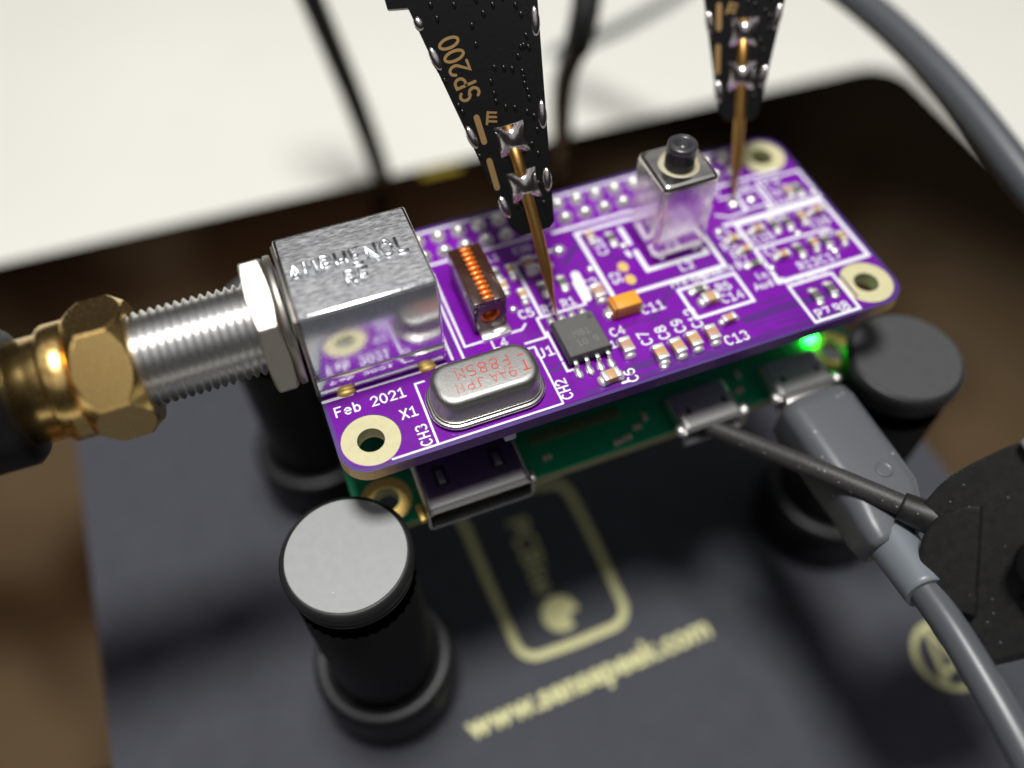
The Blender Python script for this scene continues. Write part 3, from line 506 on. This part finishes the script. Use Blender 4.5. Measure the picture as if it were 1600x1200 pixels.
# ------------------------------------------------------------------ crystal
mb = MB(); cx, cy = 16.05, 4.6
def oval(hx, hy, r): return rrect(cx - hx, cy - hy, cx + hx, cy + hy, min(r, hy - 0.01), 10)
def stack(mb, levels, M_=None):
    rings = [[mb.bm.verts.new((p[0], p[1], z)) for p in oval(hx, hy, r)] for hx, hy, r, z in levels]; n = len(rings[0])
    for a_, b_ in zip(rings, rings[1:]):
        for i in range(n): mb.face((a_[i], a_[(i + 1) % n], b_[(i + 1) % n], b_[i]), None, True)
    mb.face(rings[0][::-1]); f = mb.face(rings[-1]); f.smooth = True
stack(mb, [(5.6, 2.85, 2.2, 0.6), (5.6, 2.85, 2.2, 1.0), (5.55, 2.82, 2.2, 3.0), (5.5, 2.76, 2.15, 3.25), (5.36, 2.62, 2.0, 3.5), (5.16, 2.42, 1.8, 3.69), (4.9, 2.16, 1.6, 3.78), (4.6, 1.9, 1.4, 3.8)]); cry = mb.build('crystal', M['crystal'], pb)
mb = MB(); stack(mb, [(5.95, 3.25, 2.6, 0.12), (6.12, 3.42, 2.75, 0.22), (6.18, 3.48, 2.8, 0.42), (6.1, 3.42, 2.72, 0.62), (5.9, 3.2, 2.55, 0.72), (5.85, 3.12, 2.45, 0.70), (5.8, 3.05, 2.4, 0.86), (5.7, 2.95, 2.3, 0.95), (5.62, 2.88, 2.22, 0.9)]); mb.build('base_flange', M['flange'], cry)
mb = MB(); tr = Matrix.Translation((cx, cy, 0)) @ Matrix.Rotation(PI, 4, 'Z')
text(mb, '9AA', -3.0, 0.35, 1.12, wd=0.085, z=3.815, adv=0.86, M4=tr); text(mb, 'JPN', 0.35, 0.35, 1.12, wd=0.085, z=3.815, adv=0.98, M4=tr); text(mb, 'F88SM', -2.85, -1.35, 1.3, wd=0.1, z=3.815, adv=0.92, M4=tr); text(mb, 'T', -4.55, -0.05, 1.2, wd=0.15, z=3.815, M4=tr); text(mb, '-', -4.5, -1.35, 1.3, wd=0.15, z=3.815, M4=tr)
mb.build('red_marking', M['redink'], cry)
# ------------------------------------------------------------------ wound inductor in a ferrite bar
mb = MB(); ix0, ix1, iy0, iy1, iz = 17.65, 21.35, 12.3, 20.8, 4.9; xm = (ix0 + ix1) / 2
for xa, xb in ((ix0, xm - 0.42), (xm + 0.42, ix1)): mb.box(((xa + xb) / 2, (iy0 + iy1) / 2, iz - 0.35), (xb - xa, iy1 - iy0 - 0.02, 0.7), None, 0.1)
for xa, xb in ((ix0, ix0 + 0.55), (ix1 - 0.55, ix1)): mb.box(((xa + xb) / 2, (iy0 + iy1) / 2, 2.4), (xb - xa, iy1 - iy0, 3.9), None, 0.1)
ind = mb.build('wound_inductor', M['ferrite'], pb)
for yy in (iy0 + 0.18, iy1 - 0.18):
    mb = MB(); o_ = rrect(ix0 + 0.03, 0.45, ix1 - 0.03, iz - 0.04, 0.1, 3); h_ = [(xm + 1.15 * math.cos(t_), 2.45 + 1.0 * math.sin(t_)) for t_ in [2 * PI * i / 28 for i in range(28)]]
    mb.holed(o_, [h_], -0.16, 0.16, M['inductor_end'], M['inductor_end'])
    for v in mb.bm.verts: v.co = Vector((v.co.x, yy + v.co.z * (1 if yy < 16 else 1), v.co.y))
    for f in mb.bm.faces: f.material_index = 0
    mb.mats = [M['inductor_end']]; mb.build('end_plate', M['inductor_end'], ind)
for k in range(11):
    mb = MB(); y = iy0 + 0.55 + k * 0.735; mb.tube([(xm + 1.25 * math.cos(a_), y + 0.1 * math.sin(a_), 3.15 + 1.62 * math.sin(a_)) for a_ in [2 * PI * i / 28 for i in range(29)]], 0.33, None, 10, False); mb.build('copper_turn', M['copper'], ind)
for x, y in ((xm, iy0 - 0.45), (xm, iy1 + 0.45)):
    mb = MB(); mb.box((x + 0.3, y, 0.25), (3.3, 1.5, 0.3), None, 0.1); mb.blob((x + 0.9, y, 0.25), (1.2, 0.7, 0.4)); mb.build('soldered_end', M['tin'], ind)
# ------------------------------------------------------------------ tunable coil can
mb = MB(); kx0, kx1, ky0, ky1, kz = 40.35, 47.0, 15.0, 21.7, 10.9; kc = ((kx0 + kx1) / 2, (ky0 + ky1) / 2)
def kr(i_, r): return rrect(kx0 + i_, ky0 + i_, kx1 - i_, ky1 - i_, r, 6)
rings = [[mb.bm.verts.new((p[0], p[1], z)) for p in kr(i_, r)] for i_, r, z in ((0.0, 0.6, 0.5), (0.0, 0.6, kz - 0.7), (0.06, 0.6, kz - 0.35), (0.25, 0.5, kz - 0.1), (0.55, 0.4, kz))]
for a_, b_ in zip(rings, rings[1:]):
    for i in range(len(a_)): mb.face((a_[i], a_[(i + 1) % len(a_)], b_[(i + 1) % len(a_)], b_[i]), None, True)
mb.holed(kr(0.55, 0.4), [circ(kc[0], kc[1], 2.35, 40)], kz - 0.35, kz, M['can'], M['can']); mb.mats = [M['can']]
for f in mb.bm.faces: f.material_index = 0
can = mb.build('tunable_coil_can', M['can'], pb)
mb = MB(); mb.lathe([(2.3, kz - 0.6), (2.3, kz - 0.22), (1.75, kz - 0.2)], Matrix.Translation((*kc, 0)), n=32); mb.build('coil_former', M['epoxy'], can)
mb = MB(); pr = [(1.5, kz - 0.3)]
for k in range(6): pr += [(1.62, kz - 0.1 + k * 0.36), (1.44, kz + 0.08 + k * 0.36)]
pr += [(1.62, kz + 2.2), (1.60, kz + 2.6), (1.45, kz + 2.75), (0.85, kz + 2.75), (0.75, kz + 1.9), (0.05, kz + 1.9)]
mb.lathe(pr, Matrix.Translation((*kc, 0)), n=32); mb.build('tuning_slug', M['slug'], can)
for x in (kx0 + 1.2, kx1 - 1.2):
    mb = MB(); mb.box((x, ky0 + 0.1, 0.28), (0.8, 0.5, 0.5), None, 0.08); mb.build('can_leg', M['tin'], can)
# ------------------------------------------------------------------ radio frequency connector
bx0, bx1, by0, by1, bz = 0.05, 13.65, 10.05, 21.1, 12.65
mb = MB(); mb.box(((bx0 + bx1) / 2, (by0 + by1) / 2, (bz + 3.05) / 2), (bx1 - bx0, by1 - by0, bz - 3.05), None, 0.32, None, 3); rf = mb.build('radio_connector', M['block'], pb)
mb = MB(); mb.box(((bx0 + bx1) / 2, (by0 + by1) / 2 + 0.02, 1.65), (bx1 - bx0 - 0.02, by1 - by0 - 0.03, 2.72), None, 0.1); mb.build('lower_block', M['block'], rf)
mb = MB(); mb.box((bx1 + 0.1, (by0 + by1) / 2, 5.4), (0.22, by1 - by0 - 1.6, 10.2), None, 0.08); mb.build('end_cover', M['block'], rf)
mb = MB(); mb.box((bx0 - 0.14, (by0 + by1) / 2, 6.2), (0.3, by1 - by0 - 0.6, 12.0), None, 0.1); mb.build('front_cover', M['nut'], rf)
mb = MB(); mb.prism(rrect(bx0 + 0.35, by0 + 0.38, bx1 - 0.35, by1 - 0.35, 0.25, 4), bz - 0.05, bz + 0.012); mb.build('brushed_top', M['brushed'], rf)
def emboss(s_, x, y, h, wdt, r):
    for k, ch in enumerate(s_):
        mb = MB()
        for st in G[ch]: mb.tube([(x + (k + p_[0] * 1.15) * wdt, y + p_[1] * h, bz + 0.06) for p_ in st], r, None, 10)
        mb.build('raised_letter', M['letter'], rf)
emboss('AMPHENOL', 0.75, 14.9, 2.0, 1.5, 0.20); emboss('RF', 5.6, 12.3, 1.9, 1.4, 0.20)
AX = frame((0, 15.75, 6.85), (0, 1, 0), (0, 0, 1), (1, 0, 0))                # local z runs along +X
mb = MB(); mb.lathe([(5.3, -0.55), (6.5, -0.55), (6.6, -0.75), (6.6, -1.2), (6.3, -1.35), (5.0, -1.35)], AX, n=48, cap0=False, cap1=False); mb.build('washer', M['nut'], rf)
def hexnut(mb, x0, x1, R, r_in, ch, n=180, ph=0.0):
    # hexagonal prism whose two ends are rounded off by a turned chamfer
    def rad(a): 
        q = (a - ph) % (PI / 3) - PI / 6; return R * math.cos(PI / 6) / math.cos(q)
    rings = []
    c0_, c1_, q_ = R * math.cos(PI / 6) * 0.985, R * 1.005, [k_ / 10 for k_ in range(11)]
    for x, lim in [(x0 + ch * t_, c0_ + (c1_ - c0_) * t_) for t_ in q_] + [(x1 - ch * t_, c0_ + (c1_ - c0_) * t_) for t_ in q_[::-1]]:
        rings.append([mb.bm.verts.new(AX @ Vector((min(rad(2 * PI * i / n), lim) * math.cos(2 * PI * i / n), min(rad(2 * PI * i / n), lim) * math.sin(2 * PI * i / n), x))) for i in range(n)])
    inn = [[mb.bm.verts.new(AX @ Vector((r_in * math.cos(2 * PI * i / n), r_in * math.sin(2 * PI * i / n), x))) for i in range(n)] for x in (x0, x1)]
    for a_, b_ in zip(rings, rings[1:]):
        for i in range(n): mb.face((a_[i], a_[(i + 1) % n], b_[(i + 1) % n], b_[i]))
    for i in range(n):
        j = (i + 1) % n; mb.face((rings[0][i], inn[0][i], inn[0][j], rings[0][j])); mb.face((rings[-1][i], rings[-1][j], inn[1][j], inn[1][i])); mb.face((inn[0][i], inn[1][i], inn[1][j], inn[0][j]))
mb = MB(); hexnut(mb, -3.7, -1.4, 7.4, 4.6, 0.4, ph=math.radians(15)); mb.build('lock_nut', M['nut'], rf)
mb = MB(); n = 64; pitch = 0.80; steps = 8; rows = []; nr = int(13.2 / pitch * steps)                            # real helical thread
for k in range(nr + 1):
    row = []
    for i in range(n):
        ph = (k / steps + i / n) % 1.0; tri = abs(ph - 0.5) * 2; tri = min(max((tri - 0.12) / 0.76, 0), 1)
        rr = 4.28 + 0.44 * tri; row.append(mb.bm.verts.new(AX @ Vector((rr * math.cos(2 * PI * i / n), rr * math.sin(2 * PI * i / n), -3.2 - k * pitch / steps))))
    rows.append(row)
for a_, b_ in zip(rows, rows[1:]):
    for i in range(n): mb.face((a_[i], a_[(i + 1) % n], b_[(i + 1) % n], b_[i]), None, True)
mb.build('threaded_barrel', M['thread'], rf)
mb = MB(); mb.box((17.15, 0.75, -2.35), (1.25, 1.0, 1.5), None, 0.12); mb.build('pale_stub', M['whiteblk'], pb)
for x in (2.7, 11.5):
    mb = MB(); mb.blob((x, 10.0, 0.1), (1.0, 0.55, 0.4)); mb.build('solder_fillet', M['gold'], rf)

# ================================================================== gold plug and its lead
rc = thing('radio_cable', 'black radio lead with a gold hexagonal plug screwed on the threaded connector', 'cable', (-24, 15.75, 0))
mb = MB(); hexnut(mb, -20.1, -14.7, 7.0, 4.75, 1.5, ph=math.radians(41)); mb.build('plug_nut', M['brass'], rc)
mb = MB(); mb.lathe([(4.9, -19.9), (5.6, -20.3), (5.75, -20.5), (5.75, -22.3), (5.6, -22.6), (5.2, -22.7), (5.1, -22.9), (5.05, -25.9), (4.6, -26.1)], AX, n=56); mb.build('collar', M['brass'], rc)
mb = MB(); mb.lathe([(4.8, -25.6), (6.2, -25.8), (6.7, -26.4), (6.6, -33), (5.9, -45), (2.0, -52)], AX, n=48); mb.build('boot', M['rubber'], rc)
mb = MB(); mb.tube(catmull([(-50, 15.75, 6.85), (-60, 16, 5), (-75, 15, -2), (-95, 12, -14)], 10), 2.2, None, 20); mb.build('lead', M['cable'], rc)

# ================================================================== the two flat probes
def probe():
    t = thing('test_probe', '', 'probe', (0, 0, 0), 'flat black test probes')
    mb = MB(); out = [(-1.5, 9.35), (1.7, 9.35), (2.3, 9.9), (6.55, 33.6), (6.55, 52), (-8.5, 52), (-8.5, 34.3), (-6.5, 33.9), (-2.3, 10.4)]; mb.prism(out, -1.1, 0.0, None); body = mb.build('blade', M['probe'], t)
    ed = lambda v: 2.3 + (v - 9.9) * (6.55 - 2.3) / (33.6 - 9.9)
    mb = MB(); mb.tube([(0.1, 20.5, 0.22), (0.18, 16, 0.26), (0.25, 9, 0.25), (0.2, 5.0, 0.2), (0.06, 2.4, 0.08), (0, 0.0, 0.0)], lambda q: 0.66 if q < 0.5 else (0.62 if q < 0.65 else 0.30 if q < 0.85 else 0.10), None, 14); mb.build('needle', M['needle'], t)
    for v in (19.1, 14.3):
        mb = MB(); V = []
        n = 9; S = 1.55
        g = [[None] * n for _ in range(n)]
        for i in range(n):
            for j in range(n):
                a, b = (i / (n - 1)) * 2 - 1, (j / (n - 1)) * 2 - 1
                px = a * S * (1 - 0.06 * (1 - b * b)) ; py = b * S * (1 - 0.06 * (1 - a * a)); hgt = 0.95 * (max(0, (1 - a * a)) * max(0, (1 - b * b))) ** 0.55 + 0.18 * math.exp(-(a * 2.4) ** 2)
                if abs(a) == 1 or abs(b) == 1: hgt = 0.0
                g[i][j] = mb.bm.verts.new((0.2 + px, v + py, 0.01 + hgt))
        for i in range(n - 1):
            for j in range(n - 1): mb.face((g[i][j], g[i + 1][j], g[i + 1][j + 1], g[i][j + 1]), None, True)
        mb.build('solder_pad', M['psolder'], t)
    for s, v, L in ((-1, 32.2, 0.75), (-1, 28.6, 1.3), (-1, 20.3, 1.3), (-1, 12.6, 1.3), (1, 29.4, 1.5), (1, 20.6, 1.5), (1, 14.2, 1.3)):
        mb = MB(); rot = Matrix.Rotation(-s * math.atan2(4.25, 23.7), 3, 'Z'); mb.blob((s * (ed(v) - 0.42), v, -0.05), (0.5, L, 0.34), None, 14, 8, rot); mb.build('edge_contact', M['psolder'], t)
    mb = MB(); rnd = random.Random(3)
    for v in [10.8, 12.3, 13.6, 15.5, 16.8, 17.8, 19, 21, 22.3, 23.6, 24.6, 25.4, 26.8, 27.6, 28.4, 30, 31, 32, 33.2]:
        for s in (-1, 1):
            xx = s * (ed(v) - (0.9 + rnd.random() * 1.4))
            if -4.9 < xx < -1.0 and (22.9 < v < 32 or v < 22.4): continue
            mb.blob((xx, v + rnd.uniform(-.4, .4), -0.01), (0.22, 0.42, 0.13), None, 8, 6)
    for xx, v in ((0.3, 26.2), (1.2, 25.9), (2.0, 25.6), (-0.4, 25.0), (-0.4, 23.8), (-0.4, 23.0), (0.4, 22.2), (1.3, 21.9), (2.4, 21.2), (-0.8, 30.6), (-4.9, 26.3), (-5.2, 27.6), (-4.2, 23.6), (-4.0, 22.9), (-3.5, 18.2), (0.6, 31.4), (1.7, 31.9), (2.8, 32.4), (-2.0, 32.9), (0.2, 32.8), (3.0, 23.2), (3.4, 27.4), (2.9, 26.6), (-0.9, 28.8)): mb.blob((xx, v, -0.01), (0.22, 0.42, 0.13), None, 8, 6)
    o = mb.build('via_bump', M['probe'], t); o['kind'] = 'stuff'
    for pts in ([(-2.75, 22.1), (-2.65, 19.6)], [(-2.65, 17.6), (-2.6, 14.8)]):
        mb = MB(); ribbon(mb, pts, 0.62, 0.02, None, Matrix.Identity(4)); mb.build('copper_bar', M['pgold'], t)
    mb = MB(); text(mb, 'SP200', -1.75, 24.1, 2.0, PI / 2 + 0.13, wd=0.29, z=0.02, adv=0.66, xs=0.78)
    mb.build('copper_lettering', M['pgold'], t); mb = MB()
    ribbon(mb, [(-1.9, 21.2), (-1.5, 22.3)], 0.25, 0.03, None, Matrix.Identity(4))
    for k in range(3): ribbon(mb, [(-1.6 + k * 0.1, 21.4 + k * 0.42), (-0.9 + k * 0.1, 21.2 + k * 0.42)], 0.22, 0.034 + k * 0.003, None, Matrix.Identity(4))
    mb.build('copper_mark', M['pgold'], t)
    return t
p1 = probe(); p2 = copy_tree(p1)
p1['label'] = 'flat black test probe with SP200 lettering touching the small black chip'; p2['label'] = 'blurred flat black test probe standing behind the square metal can'
p1.matrix_world = frame((26.6, 10.95, 0.98), (0.9604, -0.1936, 0.2004), (-0.0234, 0.6607, 0.7503), (-0.2776, -0.7253, 0.63))
p2.matrix_world = frame((53.8, 20.3, 0.55), (0.8423, -0.5159, 0.1564), (0.2226, 0.5971, 0.7707), (-0.4909, -0.6143, 0.6177))

# ================================================================== power lead
us_ = thing('power_cable', 'grey power lead with a blunt moulded plug in the lit end of the green board', 'cable', (53, -4, -14))
mb = MB(); X0, X1 = 48.5, 57.5
rr = []
for y, k, zt_, zb_ in ((-3.4, 0.86, -8.1, -14.3), (-3.7, 0.96, -7.8, -14.6), (-5, 1.0, -7.6, -14.8), (-13, 1.0, -7.6, -14.8), (-17, 0.98, -7.6, -14.6), (-19.5, 0.88, -7.7, -14.2), (-21.4, 0.74, -7.9, -13.6), (-22, 0.62, -8.1, -13.2)):
    c_ = (X0 + X1) / 2 - (max(0, -y - 17) * 0.3); hw = (X1 - X0) / 2 * k; rr.append([mb.bm.verts.new((p[0], y, p[1])) for p in rrect(c_ - hw, zb_, c_ + hw, zt_, 1.9 * k, 6)])
for a_, b_ in zip(rr, rr[1:]):
    for i in range(len(a_)): mb.face((a_[i], a_[(i + 1) % len(a_)], b_[(i + 1) % len(a_)], b_[i]), None, True)
mb.face(rr[0]); mb.face(rr[-1]); pl = mb.build('plug', M['plug'], us_)
mb = MB(); mb.lathe([(0.95, -7.64), (0.95, -7.5), (0.75, -7.47), (0.62, -7.62), (0.0001, -7.72)], Matrix.Translation((54.0, -15.0, 0)), n=28, cap1=False); mb.build('dimple', M['plug'], pl)
mb = MB(); mb.box((54, -1.6, -11.35), (6.6, 3.6, 1.7), None, 0.3); mb.build('metal_tip', M['shell'], us_)
mb = MB(); mb.tube(catmull([(51.6, -20.6, -10.6), (51.1, -24, -9.8), (50.4, -28.0, -8.8)], 6), lambda q: 2.75 - 0.6 * q, None, 24); mb.build('strain_relief', M['sleeve'], us_)
mb = MB(); mb.tube(catmull([(50.5, -26.5, -9.0), (50.0, -33, -8.2), (48.8, -43.5, -8), (47, -58, -9), (46, -75, -14)], 8), 1.62, None, 20); mb.build('lead', M['cableg'], us_)

# ================================================================== clip with its thin lead (front right)
cl = thing('test_clip', 'dusty black plastic clip body with a thin worn lead at the right edge', 'clip', (53.25, -20.74, -9))
Fm = frame((53.252, -20.737, -5.132), (0.0585, -0.9916, -0.1153), (0.6371, -0.0518, 0.769), (-0.7686, -0.1185, 0.6287))
out = [(0, 0), (-0.3, 1.0), (-0.5, 1.7), (-0.75, 2.6), (-0.95, 3.9), (-0.95, 5.2), (-0.86, 6.7), (-0.57, 9.6), (-0.1, 11.6), (0.2, 16), (16.5, 12), (16.6, 0.5), (15.7, -3.8), (13.5, -3.8), (9.5, -3.65), (4.55, -2.3), (2.33, -1.08)]
mb = MB(); gx = sum(q[0] for q in out) / len(out); gy = sum(q[1] for q in out) / len(out); sh = lambda k: [(gx + (q[0] - gx) * k, gy + (q[1] - gy) * k) for q in out]
lv = [[mb.bm.verts.new(Fm @ Vector((q[0], q[1], z))) for q in sh(k)] for k, z in ((0.97, -8.0), (1.0, -7.4), (1.0, -4.2), (0.965, -4.0), (0.965, -3.6), (1.0, -3.4), (1.0, -0.7), (0.985, -0.25), (0.95, 0.0))]
for a_, b_ in zip(lv, lv[1:]):
    for i in range(len(out)): mb.face((a_[i], a_[(i + 1) % len(out)], b_[(i + 1) % len(out)], b_[i]))
mb.face(lv[0][::-1]); mb.face(lv[-1]); bod = mb.build('clip_body', M['clamp'], cl)
mb = MB(); arc = ar(7.15, 1.7, 5.3, 5.3, 141, 321, 24); 
lv = [[mb.bm.verts.new(Fm @ Vector((7.0 + (q[0] - 7.0) * k, 1.5 + (q[1] - 1.5) * k, z))) for q in arc] for k, z in ((1.0, -0.05), (1.0, 0.9), (0.985, 1.05), (0.95, 1.15), (0.90, 1.18))]
for a_, b_ in zip(lv, lv[1:]):
    for i in range(len(arc)): mb.face((a_[i], a_[(i + 1) % len(arc)], b_[(i + 1) % len(arc)], b_[i]))
mb.face(lv[-1]); mb.build('raised_boss', M['clamp'], bod)
mb = MB(); mb.box(Fm @ Vector((3.6, 12.0, 0.4)), (7.5, 1.6, 1.4), None, 0.35, Fm.to_3x3()); mb.build('grey_insert', M['clampg'], bod)
mb = MB(); mb.lathe([(2.4, 0.0), (2.4, 2.4), (1.9, 2.9), (0.6, 3.0)], Fm @ Matrix.Translation((10.2, 6.6, 0)), n=28); mb.build('pivot_knob', M['rubber'], bod)
mb = MB(); mb.box(Fm @ Vector((12.6, 3.6, 0.3)), (2.2, 2.2, 1.0), None, 0.4, Fm.to_3x3()); mb.build('latch_stub', M['rubber'], bod)
path = catmull([(40.6, -1.3, -11.1), (44.0, -6.2, -10.0), (47.87, -12.34, -8.25), (52.2, -19.0, -6.75), (53.6, -21.3, -6.3), (55.2, -23.0, -6.2)], 10)
mb = MB(); mb.tube(path, lambda q: 1.0 + 0.13 * min(1, q * 2.5), None, 22); mb.build('thin_lead', M['braid'], cl)
mb = MB(); mb.tube([Vector(p_) for p_ in catmull([(52.5, -19.6, -6.7), (53.6, -21.2, -6.4), (54.6, -22.4, -6.3)], 6)], lambda q: 1.5 + 0.3 * q, None, 22); mb.build('lead_bushing', M['clamp'], cl)

# ================================================================== loose cables behind
mb = MB(); mb.tube(catmull([(93.5, -6, -9), (92.6, 6, -3.6), (92.5, 12.7, -2.3), (93.1, 30.6, 0.0), (92.1, 51, 1.2), (86, 78, 2), (70, 110, 2)], 10), 2.25, None, 28); tag(mb.build('grey_cable', M['cableg'], None, origin=(92.5, 12.7, -5)), 'thick grey cable sweeping down the top right corner', 'cable')
mb = MB(); mb.tube(catmull([(25.2, 97.5, ZP + 1.6), (24.4, 97.4, -42), (22.2, 97.5, -28), (18.7, 99.5, -9.6), (14, 104, 14)], 10), 2.1, None, 20); tag(mb.build('black_cable', M['cable'], None, origin=(25.2, 98, ZP)), 'thin black cable dropping to the plate behind the silver connector block', 'cable')
mb = MB(); mb.tube(catmull([(59.9, 82, ZP + 1.7), (58.5, 80, -40), (55.5, 74.5, -20), (56.5, 71.5, -9), (59.5, 75.5, -2), (64, 84, 10)], 10), lambda q: 1.9 + (0.5 if 0.55 < q < 0.85 else 0.0), None, 20); tag(mb.build('black_cable', M['cable'], None, origin=(60, 82, ZP)), 'black cable standing behind the lettered probe on its right side', 'cable')
mb = MB(); mb.tube(catmull([(76, 127, -50.7), (81, 127.8, -50.6), (94, 130.2, -50.6), (116, 138.5, -50.6), (150, 156, -50.6)], 8), 1.2, None, 16); tag(mb.build('thin_grey_line', M['cableg'], None, origin=(94, 130, -52)), 'blurred thin grey line lying on the white table between the probes', 'cable')  # thin grey tube laid along the table

# tidy up the helper property
for o in bpy.data.objects:
    if '_o' in o: del o['_o']
